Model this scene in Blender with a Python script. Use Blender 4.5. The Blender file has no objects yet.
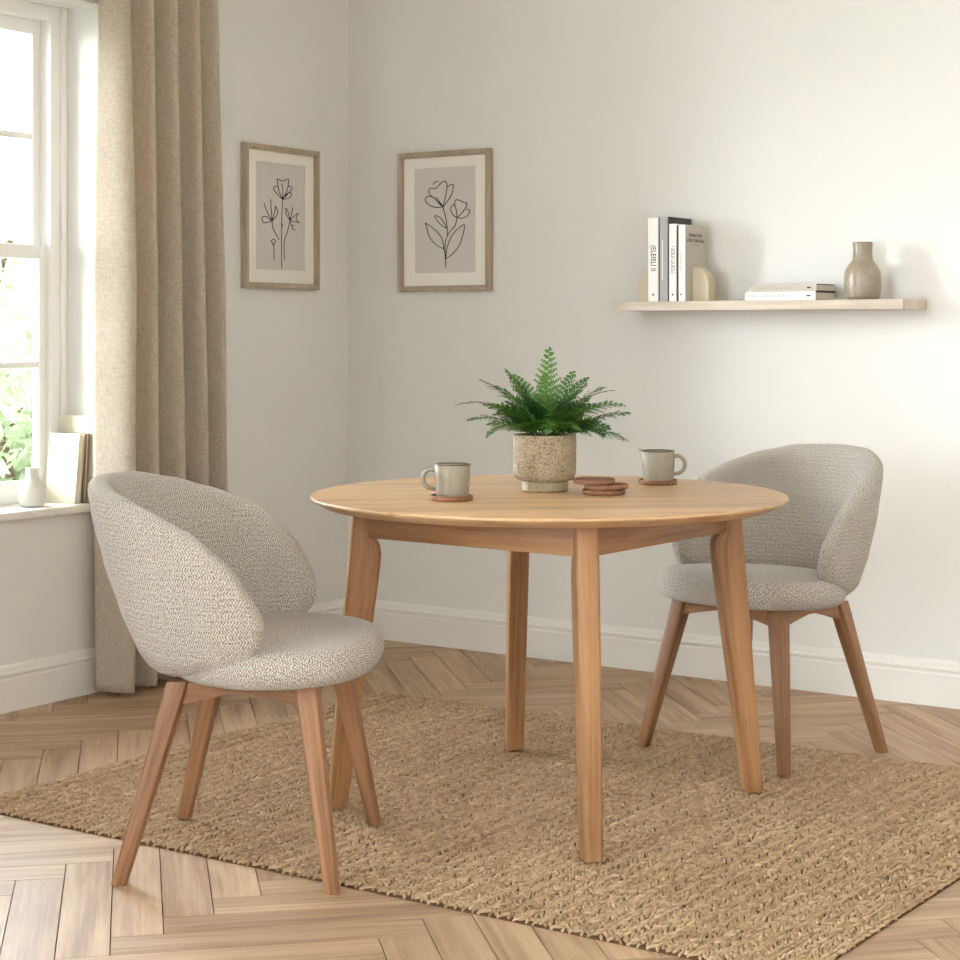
import bpy, bmesh, math, random
import numpy as np
from mathutils import Vector, Matrix, noise

random.seed(7)
rng = np.random.default_rng(7)
PI = math.pi
R = math.radians
scn = bpy.context.scene
COL = scn.collection

# ------------------------------------------------------------------ camera
cam_d = bpy.data.cameras.new('camera')
cam = bpy.data.objects.new('camera', cam_d)
COL.objects.link(cam)
CAM = (4.246, -5.378, 1.156)
cam.location = CAM
cam.rotation_euler = (R(90), 0, R(34.1))
cam_d.sensor_width = 36
cam_d.lens = 1800 / 960 * 36
cam_d.shift_y = -150 / 960
cam_d.clip_start = 0.05
scn.camera = cam

# ------------------------------------------------------------------ sky and light
SKY_WINDOW = 33.0      # bright hazy sky on the window side
SKY_REST = 0.36        # dull sky behind the open side of the room
world = bpy.data.worlds.new('sky')
scn.world = world
world.use_nodes = True
wn = world.node_tree
wn.nodes.clear()
w_out = wn.nodes.new('ShaderNodeOutputWorld')
w_bg = wn.nodes.new('ShaderNodeBackground')
w_tc = wn.nodes.new('ShaderNodeTexCoord')
w_sep = wn.nodes.new('ShaderNodeSeparateXYZ')
w_map = wn.nodes.new('ShaderNodeMapRange')
w_map.inputs['From Min'].default_value = 0.15
w_map.inputs['From Max'].default_value = -0.35
w_map.inputs['To Min'].default_value = SKY_REST
w_map.inputs['To Max'].default_value = SKY_WINDOW
w_mix = wn.nodes.new('ShaderNodeMix')
w_mix.data_type = 'RGBA'
w_mix.inputs['A'].default_value = (0.85, 0.93, 1.0, 1)
w_mix.inputs['B'].default_value = (0.84, 0.935, 1.0, 1)
w_mr2 = wn.nodes.new('ShaderNodeMapRange')
w_mr2.inputs['From Min'].default_value = 0.15
w_mr2.inputs['From Max'].default_value = -0.35
wn.links.new(w_tc.outputs['Generated'], w_sep.inputs[0])
wn.links.new(w_sep.outputs['X'], w_map.inputs['Value'])
wn.links.new(w_sep.outputs['X'], w_mr2.inputs['Value'])
wn.links.new(w_mr2.outputs['Result'], w_mix.inputs['Factor'])
wn.links.new(w_mix.outputs['Result'], w_bg.inputs['Color'])
wn.links.new(w_map.outputs['Result'], w_bg.inputs['Strength'])
wn.links.new(w_bg.outputs[0], w_out.inputs[0])

sun_d = bpy.data.lights.new('sun', 'SUN')
sun_d.energy = 2.3
sun_d.angle = R(16)
sun_d.color = (1.0, 0.97, 0.93)
sun = bpy.data.objects.new('sun', sun_d)
COL.objects.link(sun)
sun.location = (-6, -5, 6)
sun.rotation_euler = Vector((0.72, 0.60, -0.14)).to_track_quat('-Z', 'Y').to_euler()

scn.view_settings.view_transform = 'Standard'
scn.view_settings.look = 'None'
scn.view_settings.gamma = 1.0
scn.view_settings.use_curve_mapping = False
scn.view_settings.exposure = -0.25
try:
    scn.cycles.use_denoising = True
    scn.cycles.max_bounces = 10
    scn.cycles.diffuse_bounces = 6
    scn.cycles.transparent_max_bounces = 16
except Exception:
    pass

# ------------------------------------------------------------------ small node helper
def srgb(r, g, b):
    f = lambda c: (c / 255 / 12.92) if c / 255 <= 0.04045 else ((c / 255 + 0.055) / 1.055) ** 2.4
    return (f(r), f(g), f(b), 1.0)

class NT:
    def __init__(s, name):
        s.m = bpy.data.materials.new(name)
        s.m.use_nodes = True
        s.t = s.m.node_tree
        s.t.nodes.clear()
        s.out = s.n('ShaderNodeOutputMaterial')
        s.p = s.n('ShaderNodeBsdfPrincipled')
        s.link(s.p.outputs[0], s.out.inputs[0])
    def n(s, kind, **kw):
        x = s.t.nodes.new(kind)
        for k, v in kw.items():
            setattr(x, k, v)
        return x
    def link(s, a, b):
        s.t.links.new(a, b)
    def put(s, sock, v):
        if hasattr(v, 'is_output'):
            s.link(v, sock)
        elif v is not None:
            sock.default_value = v
    def math(s, op, a, b=None, c=None, clamp=False):
        x = s.n('ShaderNodeMath', operation=op, use_clamp=clamp)
        s.put(x.inputs[0], a); s.put(x.inputs[1], b)
        if c is not None: s.put(x.inputs[2], c)
        return x.outputs[0]
    def mix(s, f, a, b, blend='MIX'):
        x = s.n('ShaderNodeMix', data_type='RGBA', blend_type=blend)
        s.put(x.inputs['Factor'], f); s.put(x.inputs['A'], a); s.put(x.inputs['B'], b)
        return x.outputs['Result']
    def ramp(s, f, stops, interp='LINEAR'):
        x = s.n('ShaderNodeValToRGB')
        x.color_ramp.interpolation = interp
        e = x.color_ramp.elements
        while len(e) < len(stops): e.new(0.5)
        for el, (p, c) in zip(e, stops):
            el.position = p; el.color = c
        s.put(x.inputs[0], f)
        return x.outputs[0]
    def noise(s, vec, scale, detail=2, rough=0.5, dist=0.0, out='Fac', lac=2.0):
        x = s.n('ShaderNodeTexNoise')
        s.put(x.inputs['Vector'], vec)
        x.inputs['Scale'].default_value = scale
        x.inputs['Detail'].default_value = detail
        x.inputs['Roughness'].default_value = rough
        x.inputs['Distortion'].default_value = dist
        return x.outputs[out]
    def vmul(s, vec, v):
        x = s.n('ShaderNodeVectorMath', operation='MULTIPLY')
        s.put(x.inputs[0], vec); s.put(x.inputs[1], v)
        return x.outputs[0]
    def vadd(s, vec, v):
        x = s.n('ShaderNodeVectorMath', operation='ADD')
        s.put(x.inputs[0], vec); s.put(x.inputs[1], v)
        return x.outputs[0]
    def coord(s, which='Object'):
        return s.n('ShaderNodeTexCoord').outputs[which]
    def sep(s, v):
        x = s.n('ShaderNodeSeparateXYZ'); s.link(v, x.inputs[0]); return x.outputs
    def comb(s, a, b, c):
        x = s.n('ShaderNodeCombineXYZ')
        s.put(x.inputs[0], a); s.put(x.inputs[1], b); s.put(x.inputs[2], c)
        return x.outputs[0]
    def rnd(s):
        return s.n('ShaderNodeObjectInfo').outputs['Random']
    def bump(s, h, dist, strength=1.0):
        x = s.n('ShaderNodeBump')
        x.inputs['Distance'].default_value = dist
        x.inputs['Strength'].default_value = strength
        s.link(h, x.inputs['Height'])
        s.link(x.outputs[0], s.p.inputs['Normal'])
        return x
    def base(s, c): s.put(s.p.inputs['Base Color'], c)
    def rough(s, v): s.put(s.p.inputs['Roughness'], v)
    def spec(s, v): s.put(s.p.inputs['Specular IOR Level'], v)

def mat_plain(name, col, rough=0.6, spec=0.4, var=0.04, scale=30, bump=0.0):
    m = NT(name)
    nz = m.noise(m.coord(), scale, 4, 0.6)
    c2 = tuple(max(0, x * (1 - var * 3)) for x in col[:3]) + (1,)
    m.base(m.mix(nz, c2, col))
    m.rough(rough); m.spec(spec)
    if bump: m.bump(nz, bump)
    return m.m

def mat_wood(name, dark, mid, light, gscale=1.0, rough=0.5, pore=0.25, attr=False, staves=0.0, spec=0.35, contrast=1.0, objvar=0.0):
    """grain runs along the V axis of the UV map, which is in metres"""
    m = NT(name)
    uv = m.n('ShaderNodeUVMap').outputs[0]
    r = m.rnd()
    off = m.math('MULTIPLY', r, 37.0)
    tone = None
    if attr:
        a = m.n('ShaderNodeAttribute', attribute_name='plank').outputs['Fac']
        off = m.math('MULTIPLY', a, 91.0)
        tone = a
    sx = m.sep(uv)
    if staves > 0:
        st = m.math('FLOOR', m.math('DIVIDE', sx[0], staves))
        wn_ = m.n('ShaderNodeTexWhiteNoise', noise_dimensions='1D')
        m.put(wn_.inputs['W'], st)
        off = m.math('MULTIPLY', wn_.outputs['Value'], 23.0)
        tone = wn_.outputs['Value']
    v = m.comb(m.math('ADD', sx[0], off), m.math('ADD', sx[1], m.math('MULTIPLY', off, 3.1)), off)
    big = m.noise(m.vmul(v, (14 * gscale, 1.3 * gscale, 1)), 1.0, 5, 0.55, 1.1)
    line = m.noise(m.vmul(v, (95 * gscale, 2.6 * gscale, 1)), 1.0, 4, 0.6, 0.5)
    fine = m.noise(m.vmul(v, (420, 16, 1)), 1.0, 3, 0.6)
    f = m.math('ADD', m.math('MULTIPLY', big, 0.6), m.math('MULTIPLY', line, 0.4))
    lo, hi = 0.5 - 0.17 / contrast, 0.5 + 0.17 / contrast
    col = m.ramp(f, [(lo, dark), (0.5, mid), (hi, light)])
    p = m.ramp(fine, [(0.30, (1, 1, 1, 1)), (0.46, (0, 0, 0, 1))])
    pf = m.math('MULTIPLY', p, pore)
    col = m.mix(pf, col, dark, 'MULTIPLY' if False else 'MIX')
    if tone is not None:
        tn = m.math('ADD', m.math('MULTIPLY', tone, 0.22), 0.89)
        tnv = m.comb(tn, tn, tn)
        col = m.mix(1.0, col, tnv, 'MULTIPLY')
    if objvar:
        tn = m.math('ADD', m.math('MULTIPLY', r, objvar), 1 - objvar / 2)
        col = m.mix(1.0, col, m.comb(tn, tn, tn), 'MULTIPLY')
    m.base(col)
    m.rough(m.math('ADD', m.math('MULTIPLY', line, 0.12), rough - 0.06))
    m.spec(spec)
    h = m.math('ADD', m.math('MULTIPLY', line, 0.5), m.math('MULTIPLY', fine, 0.5))
    m.bump(h, 0.0006, 0.6)
    return m.m

def mat_fabric(name):
    """chunky twill: zigzag rows of slanted stitches, cream with grey flecks"""
    m = NT(name)
    uv = m.n('ShaderNodeUVMap').outputs[0]
    wob = m.noise(uv, 60, 2, 0.5, out='Color')
    uvw = m.vadd(uv, m.vmul(m.vadd(wob, (-0.5, -0.5, -0.5)), (0.0035, 0.0035, 0)))
    s = m.sep(uvw)
    row = m.math('DIVIDE', s[1], 0.0115)
    zig = m.math('PINGPONG', row, 1.0)
    ph = m.math('ADD', m.math('DIVIDE', s[0], 0.0064), m.math('MULTIPLY', zig, 1.25))
    a = m.math('MULTIPLY', m.math('ADD', m.math('SINE', m.math('MULTIPLY', ph, 2 * PI)), 1.0), 0.5)
    e = m.math('ABSOLUTE', m.math('SUBTRACT', m.math('FRACT', row), 0.5))
    groove = m.math('SUBTRACT', 1.0, m.math('MULTIPLY', m.math('POWER', m.math('MULTIPLY', e, 2.0), 4.0), 0.75))
    st = m.math('MULTIPLY', a, groove)
    n1 = m.noise(m.comb(m.math('MULTIPLY', ph, 0.9), m.math('MULTIPLY', row, 1.8), 0.0), 1.7, 2, 0.7)
    n2 = m.noise(uv, 420, 2, 0.6)
    obj = m.coord('Object')
    n3 = m.noise(obj, 5, 2, 0.5)
    h = m.math('ADD', m.math('MULTIPLY', st, 0.75), m.math('MULTIPLY', n2, 0.35))
    base = m.ramp(m.math('ADD', m.math('MULTIPLY', n1, 0.75), m.math('MULTIPLY', n2, 0.25)),
                  [(0.37, srgb(100, 90, 80)), (0.455, srgb(188, 178, 165)), (0.54, srgb(232, 223, 210)), (0.7, srgb(246, 240, 230))])
    gap = m.ramp(h, [(0.15, srgb(84, 75, 66)), (0.44, (1, 1, 1, 1))])
    col = m.mix(0.85, base, gap, 'MULTIPLY')
    col = m.mix(m.math('MULTIPLY', n3, 0.12), col, srgb(190, 178, 160))
    m.base(col); m.rough(0.95); m.spec(0.1)
    m.p.inputs['Sheen Weight'].default_value = 0.25
    m.p.inputs['Sheen Roughness'].default_value = 0.5
    m.bump(h, 0.0035, 0.9)
    return m.m

def mat_linen(name, col, dcol, trans=0.35):
    m = NT(name)
    uv = m.n('ShaderNodeUVMap').outputs[0]
    a = m.noise(m.vmul(uv, (900, 60, 1)), 1.0, 3, 0.6)
    b = m.noise(m.vmul(uv, (70, 700, 1)), 1.0, 3, 0.6)
    c = m.noise(m.vmul(uv, (26, 160, 1)), 1.0, 3, 0.65)
    d = m.noise(m.vmul(uv, (180, 22, 1)), 1.0, 3, 0.65)
    f = m.math('ADD', m.math('MULTIPLY', m.math('ADD', a, b), 0.28), m.math('MULTIPLY', m.math('ADD', c, d), 0.22))
    cc = m.ramp(f, [(0.38, dcol), (0.6, col)])
    m.base(cc); m.rough(0.9); m.spec(0.1)
    m.bump(f, 0.0012, 0.8)
    tr = m.n('ShaderNodeBsdfTranslucent')
    m.link(cc, tr.inputs['Color'])
    mx = m.n('ShaderNodeMixShader')
    mx.inputs[0].default_value = trans
    m.link(m.p.outputs[0], mx.inputs[1]); m.link(tr.outputs[0], mx.inputs[2])
    m.link(mx.outputs[0], m.out.inputs[0])
    return m.m

# ------------------------------------------------------------------ materials
M = {}
def wall_mat(name, col):
    m = NT(name)
    o = m.coord()
    big = m.noise(o, 1.6, 3, 0.5)
    fine = m.noise(o, 220, 4, 0.6)
    mid = m.noise(o, 14, 4, 0.6)
    c2 = tuple(x * 0.955 for x in col[:3]) + (1,)
    m.base(m.mix(m.math('ADD', m.math('MULTIPLY', big, 0.6), m.math('MULTIPLY', mid, 0.4)), c2, col))
    m.rough(0.85); m.spec(0.2)
    m.bump(m.math('ADD', fine, m.math('MULTIPLY', mid, 1.2)), 0.0006, 0.5)
    return m.m
M['wall'] = wall_mat('matte_wall_paint', srgb(226, 224, 219))
M['ceiling'] = wall_mat('ceiling_paint', srgb(240, 238, 232))
M['trim'] = mat_plain('satin_white_trim', srgb(232, 229, 222), 0.45, 0.4, 0.01, 8)
M['sash'] = mat_plain('white_window_paint', srgb(244, 243, 240), 0.4, 0.4, 0.01, 8)
M['floor'] = mat_wood('oak_parquet', srgb(132, 102, 78), srgb(173, 143, 114), srgb(194, 166, 136), 0.9, 0.48, 0.3, attr=True, spec=0.32)
M['gap'] = mat_plain('dark_floor_gap', srgb(96, 66, 44), 0.9, 0.1)
M['oak_top'] = mat_wood('oak_tabletop', srgb(158, 120, 82), srgb(190, 154, 114), srgb(206, 172, 132), 0.7, 0.36, 0.12, staves=0.085, spec=0.4)
M['oak'] = mat_wood('oak_table_legs', srgb(100, 66, 38), srgb(152, 109, 71), srgb(174, 130, 90), 1.0, 0.45, 0.3, objvar=0.08)
M['ash'] = mat_wood('stained_chair_legs', srgb(96, 64, 40), srgb(140, 100, 68), srgb(162, 120, 86), 1.1, 0.45, 0.3, objvar=0.08)
M['shelf'] = mat_wood('pale_shelf_wood', srgb(176, 160, 142), srgb(205, 191, 174), srgb(220, 208, 192), 1.2, 0.5, 0.15)
M['frame'] = mat_wood('pale_frame_wood', srgb(146, 130, 108), srgb(170, 154, 132), srgb(186, 170, 148), 1.5, 0.5, 0.2)
M['fabric'] = mat_fabric('boucle_twill')
M['curtain'] = mat_linen('linen_curtain', srgb(240, 231, 217), srgb(198, 184, 164), 0.52)
M['mount'] = mat_plain('mount_board', srgb(236, 232, 222), 0.8, 0.2, 0.01)
M['paper'] = mat_plain('grey_art_paper', srgb(208, 202, 196), 0.85, 0.2, 0.02)
M['ink'] = mat_plain('black_ink', srgb(44, 38, 36), 0.7, 0.2, 0.02)
M['bwhite'] = mat_plain('white_book_cloth', srgb(238, 236, 230), 0.6, 0.3, 0.01)
M['bgrey'] = mat_plain('grey_book_cloth', srgb(168, 166, 166), 0.65, 0.3, 0.02)
M['bdark'] = mat_plain('charcoal_book_board', srgb(72, 70, 66), 0.65, 0.3, 0.03)
M['bbeige'] = mat_plain('greige_book_cloth', srgb(190, 182, 168), 0.65, 0.3, 0.02)
M['bcream'] = mat_plain('cream_book_cloth', srgb(216, 208, 186), 0.7, 0.3, 0.02)
M['bbrown'] = mat_plain('brown_book_board', srgb(150, 128, 100), 0.7, 0.3, 0.03)
M['bookend'] = mat_plain('beige_stone_bookend', srgb(204, 192, 168), 0.7, 0.3, 0.04, 60)
M['terracotta'] = mat_wood('reddish_wood_coaster', srgb(96, 62, 42), srgb(134, 92, 64), srgb(154, 114, 86), 2.0, 0.55, 0.2, objvar=0.2)
M['soil'] = mat_plain('dark_soil', srgb(52, 40, 30), 0.95, 0.1, 0.1, 90, 0.004)
M['metal'] = mat_plain('brushed_black_metal', srgb(60, 56, 52), 0.4, 0.5, 0.02)
M['bark'] = mat_plain('bark', srgb(110, 92, 72), 0.9, 0.1, 0.1, 20, 0.01)
M['lawn'] = mat_plain('lawn', srgb(120, 146, 84), 0.95, 0.1, 0.1, 8)

def pages_mat():
    m = NT('page_block')
    w = m.noise(m.vmul(m.coord(), (900, 12, 12)), 1.0, 2, 0.5)
    m.base(m.mix(w, srgb(216, 206, 186), srgb(240, 233, 218))); m.rough(0.9)
    return m.m
M['pages'] = pages_mat()

def stoneware(name, body, speck, dens=0.62, scale=260, rough=0.5, cloud=0.25, cloudcol=None, bump=0.0006):
    m = NT(name)
    o = m.coord()
    n = m.noise(o, scale, 2, 0.6)
    k = m.ramp(n, [(dens, (0, 0, 0, 1)), (dens + 0.05, (1, 1, 1, 1))])
    c = m.noise(o, 16, 4, 0.6)
    base = m.mix(m.math('MULTIPLY', c, cloud * 2), body, cloudcol or tuple(x * 0.7 for x in body[:3]) + (1,))
    m.base(m.mix(m.math('MULTIPLY', k, 0.75), base, speck)); m.rough(rough); m.spec(0.5)
    m.bump(m.math('ADD', n, c), bump, 0.6)
    return m.m
M['mug'] = stoneware('speckled_glaze', srgb(150, 140, 121), srgb(84, 64, 44), 0.63, 300, 0.35)
M['mugrim'] = stoneware('dark_glaze_rim', srgb(92, 78, 64), srgb(60, 46, 36), 0.6, 300, 0.35)
M['vase'] = stoneware('mottled_stoneware', srgb(172, 160, 143), srgb(126, 110, 88), 0.56, 190, 0.28, 0.5, srgb(128, 112, 92))
M['vase_white'] = stoneware('white_stoneware', srgb(222, 218, 208), srgb(190, 180, 164), 0.66, 200, 0.5, 0.15)
def pot_mat():
    m = NT('dimpled_pot')
    o = m.coord()
    v = m.n('ShaderNodeTexVoronoi', feature='SMOOTH_F1')
    m.link(m.vmul(o, (1, 1, 1.25)), v.inputs['Vector'])
    v.inputs['Scale'].default_value = 210
    d = v.outputs['Distance']
    n = m.noise(o, 40, 4, 0.6)
    col = m.ramp(m.math('ADD', m.math('MULTIPLY', d, 0.6), m.math('MULTIPLY', n, 0.4)),
                 [(0.25, srgb(184, 167, 140)), (0.5, srgb(156, 136, 109)), (0.75, srgb(104, 85, 62))])
    m.base(col); m.rough(0.7); m.spec(0.3)
    m.bump(m.math('SUBTRACT', 1.0, d), 0.003, 1.0)
    return m.m
M['pot'] = pot_mat()
M['potfoot'] = stoneware('pot_foot_glaze', srgb(168, 152, 118), srgb(128, 100, 66), 0.58, 150, 0.5)

def leaf_mat(name, a, b, trans=0.3, attr=None):
    m = NT(name)
    n = m.noise(m.coord(), 14, 3, 0.6)
    r = m.rnd()
    f = m.math('ADD', m.math('MULTIPLY', n, 0.6), m.math('MULTIPLY', r, 0.5), clamp=True)
    c = m.ramp(f, [(0.25, a), (0.75, b)])
    m.base(c); m.rough(0.5); m.spec(0.35)
    tr = m.n('ShaderNodeBsdfTranslucent'); m.link(c, tr.inputs['Color'])
    mx = m.n('ShaderNodeMixShader'); mx.inputs[0].default_value = trans
    m.link(m.p.outputs[0], mx.inputs[1]); m.link(tr.outputs[0], mx.inputs[2])
    m.link(mx.outputs[0], m.out.inputs[0])
    return m.m
M['fern'] = leaf_mat('fern_green', srgb(24, 68, 28), srgb(84, 126, 44), 0.2)
M['stalk'] = mat_plain('fern_stalk', srgb(74, 84, 40), 0.6, 0.3)
M['shrub'] = leaf_mat('shrub_green', srgb(138, 150, 118), srgb(190, 197, 165), 0.4)  # leaf greens paled so the colour itself carries the outdoor haze

def jute_mat():
    m = NT('jute')
    a = m.n('ShaderNodeAttribute', attribute_name='stitch').outputs['Fac']
    o = m.coord()
    big = m.noise(o, 3.0, 3, 0.6)
    fib = m.noise(m.vmul(o, (1, 1, 1)), 330, 3, 0.6)
    f = m.math('ADD', m.math('ADD', m.math('MULTIPLY', a, 0.6), m.math('MULTIPLY', big, 0.25)), m.math('MULTIPLY', fib, 0.3))
    m.base(m.ramp(f, [(0.15, srgb(104, 80, 58)), (0.5, srgb(162, 134, 104)), (0.9, srgb(204, 178, 146))]))
    m.rough(0.92); m.spec(0.12)
    m.bump(fib, 0.0012, 0.8)
    return m.m
M['jute'] = jute_mat()
M['jutebase'] = mat_plain('jute_backing', srgb(92, 68, 46), 0.95, 0.1, 0.08, 60)

def glass_mat():
    m = NT('window_glass')
    t = m.n('ShaderNodeBsdfTransparent'); g = m.n('ShaderNodeBsdfGlossy'); g.inputs['Roughness'].default_value = 0.02
    lw = m.n('ShaderNodeFresnel'); lw.inputs['IOR'].default_value = 1.3
    mx = m.n('ShaderNodeMixShader')
    m.link(lw.outputs[0], mx.inputs[0]); m.link(t.outputs[0], mx.inputs[1]); m.link(g.outputs[0], mx.inputs[2])
    m.link(mx.outputs[0], m.out.inputs[0])
    return m.m
M['glass'] = glass_mat()

# ------------------------------------------------------------------ mesh helpers
def link(name, me, mat=None, parent=None, smooth=False):
    o = bpy.data.objects.new(name, me)
    COL.objects.link(o)
    if mat is not None and not me.materials: me.materials.append(mat)
    if smooth:
        me.polygons.foreach_set('use_smooth', [True] * len(me.polygons))
        if smooth != 'all':
            try: me.set_sharp_from_angle(angle=R(38))
            except Exception: pass
    if parent is not None: o.parent = parent
    return o

def thing(name, label, cat, loc=(0, 0, 0), rz=0, group=None):
    o = bpy.data.objects.new(name, None)
    COL.objects.link(o)
    o.empty_display_size = 0.05
    o.location = loc; o.rotation_euler = (0, 0, rz)
    o['label'] = label; o['category'] = cat
    if group: o['group'] = group
    return o

def tag(o, label, cat, group=None):
    o['label'] = label; o['category'] = cat
    if group: o['group'] = group
    return o

def structure(o):
    o['kind'] = 'structure'
    return o

def mesh_from(verts, faces, uvs=None, name='mesh'):
    me = bpy.data.meshes.new(name)
    me.from_pydata([tuple(v) for v in verts], [], faces)
    if uvs is not None:
        l = me.uv_layers.new(name='UVMap')
        vi = np.empty(len(me.loops), dtype=np.int32)
        me.loops.foreach_get('vertex_index', vi)
        l.data.foreach_set('uv', np.asarray(uvs, dtype=np.float32)[vi].ravel())
    me.update()
    return me

def box_uv(me, grain='z'):
    """box projection in metres with V along the grain axis"""
    gi = 'xyz'.index(grain)
    l = me.uv_layers.new(name='UVMap') if not me.uv_layers else me.uv_layers[0]
    for p in me.polygons:
        n = p.normal
        ax = max(range(3), key=lambda k: abs(n[k]))
        others = [k for k in range(3) if k != ax]
        if gi in others:
            vv = gi; uu = [k for k in others if k != gi][0]
        else:
            uu, vv = others
        for li in p.loop_indices:
            co = me.vertices[me.loops[li].vertex_index].co
            l.data[li].uv = (co[uu] + 0.37 * ax, co[vv])
    return me

def bm_box(bm, x0, x1, y0, y1, z0, z1):
    vs = [bm.verts.new(c) for c in ((x0, y0, z0), (x1, y0, z0), (x1, y1, z0), (x0, y1, z0), (x0, y0, z1), (x1, y0, z1), (x1, y1, z1), (x0, y1, z1))]
    for f in ((3, 2, 1, 0), (4, 5, 6, 7), (0, 1, 5, 4), (1, 2, 6, 5), (2, 3, 7, 6), (3, 0, 4, 7)):
        bm.faces.new([vs[i] for i in f])

def boxes(blist, bevel=0.0, grain='z', segs=2):
    bm = bmesh.new()
    for b in blist: bm_box(bm, *b)
    if bevel:
        bmesh.ops.bevel(bm, geom=bm.edges[:], offset=bevel, segments=segs, profile=0.5, affect='EDGES')
    me = bpy.data.meshes.new('mesh')
    bm.to_mesh(me); bm.free()
    me.update()
    box_uv(me, grain)
    return me

def prism(poly, axis, a, b, bevel=0.0, grain='x'):
    """poly of 2D points extruded along axis from a to b; for 'y' the points are (x,z); for 'x' (y,z); for 'z' (x,y)"""
    bm = bmesh.new()
    def P(p, t):
        return {'y': (p[0], t, p[1]), 'x': (t, p[0], p[1]), 'z': (p[0], p[1], t)}[axis]
    A = [bm.verts.new(P(p, a)) for p in poly]
    B = [bm.verts.new(P(p, b)) for p in poly]
    n = len(poly)
    bm.faces.new(A); bm.faces.new(B[::-1])
    for i in range(n):
        bm.faces.new((A[i], B[i], B[(i + 1) % n], A[(i + 1) % n]))
    bmesh.ops.recalc_face_normals(bm, faces=bm.faces)
    if bevel:
        bmesh.ops.bevel(bm, geom=bm.edges[:], offset=bevel, segments=2, profile=0.5, affect='EDGES')
    me = bpy.data.meshes.new('mesh')
    bm.to_mesh(me); bm.free(); me.update()
    box_uv(me, grain)
    return me

def lathe(profile, segs=48, spout=None):
    """profile: list of (r, z) from bottom centre; closed where r = 0"""
    V = []; F = []; U = []
    n = len(profile)
    acc = 0
    for i, (r, z) in enumerate(profile):
        if i: acc += math.dist(profile[i], profile[i - 1])
        for k in range(segs):
            a = 2 * PI * k / segs
            x, y = r * math.cos(a), r * math.sin(a)
            if spout: x, y, z2 = spout(x, y, z, a, r)
            else: z2 = z
            V.append((x, y, z2)); U.append((a * 0.05, acc))
    for i in range(n - 1):
        for k in range(segs):
            k2 = (k + 1) % segs
            F.append((i * segs + k, i * segs + k2, (i + 1) * segs + k2, (i + 1) * segs + k))
    if profile[0][0] > 1e-6: F.append(tuple(range(segs))[::-1])
    me = mesh_from(V, F, U)
    bm = bmesh.new(); bm.from_mesh(me)
    bmesh.ops.remove_doubles(bm, verts=bm.verts, dist=1e-6)
    bmesh.ops.recalc_face_normals(bm, faces=bm.faces)
    bm.to_mesh(me); bm.free()
    return me

def tube(points, radius, segs=8, closed=False):
    pts = [Vector(p) for p in points]
    n = len(pts)
    rad = radius if isinstance(radius, (list, tuple)) else [radius] * n
    V = []; F = []
    prev = None
    for i, p in enumerate(pts):
        if closed: t = pts[(i + 1) % n] - pts[i - 1]
        else: t = pts[min(i + 1, n - 1)] - pts[max(i - 1, 0)]
        t.normalize()
        if prev is None:
            up = Vector((0, 0, 1)) if abs(t.z) < 0.9 else Vector((1, 0, 0))
            a = t.cross(up).normalized()
        else:
            a = (prev - t * prev.dot(t)).normalized()
        prev = a
        b = t.cross(a)
        for k in range(segs):
            th = 2 * PI * k / segs
            V.append(p + (a * math.cos(th) + b * math.sin(th)) * rad[i])
    m = n if closed else n - 1
    for i in range(m):
        j = (i + 1) % n
        for k in range(segs):
            k2 = (k + 1) % segs
            F.append((i * segs + k, i * segs + k2, j * segs + k2, j * segs + k))
    if not closed:
        F.append(tuple(range(segs))[::-1]); F.append(tuple((n - 1) * segs + k for k in range(segs)))
    return V, F

def join_vf(parts):
    V = []; F = []
    for v, f in parts:
        o = len(V); V += list(v); F += [tuple(i + o for i in g) for g in f]
    return V, F

def catmull(pts, n=8, closed=False):
    P = [Vector(p) for p in pts]
    out = []
    m = len(P)
    rngi = range(m if closed else m - 1)
    for i in rngi:
        p0 = P[(i - 1) % m] if closed or i > 0 else P[0] * 2 - P[1]
        p1 = P[i]; p2 = P[(i + 1) % m]
        p3 = P[(i + 2) % m] if closed or i + 2 < m else P[-1] * 2 - P[-2]
        for k in range(n):
            t = k / n
            out.append(0.5 * ((2 * p1) + (p2 - p0) * t + (2 * p0 - 5 * p1 + 4 * p2 - p3) * t * t + (3 * p1 - p0 - 3 * p2 + p3) * t ** 3))
    if not closed: out.append(P[-1])
    return out

def rrect(hx, hy, r, n=4):
    out = []
    for cx, cy, a0 in ((hx - r, hy - r, 0), (-hx + r, hy - r, 90), (-hx + r, -hy + r, 180), (hx - r, -hy + r, 270)):
        for k in range(n + 1):
            a = R(a0 + 90 * k / n)
            out.append((cx + r * math.cos(a), cy + r * math.sin(a)))
    return out

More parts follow.
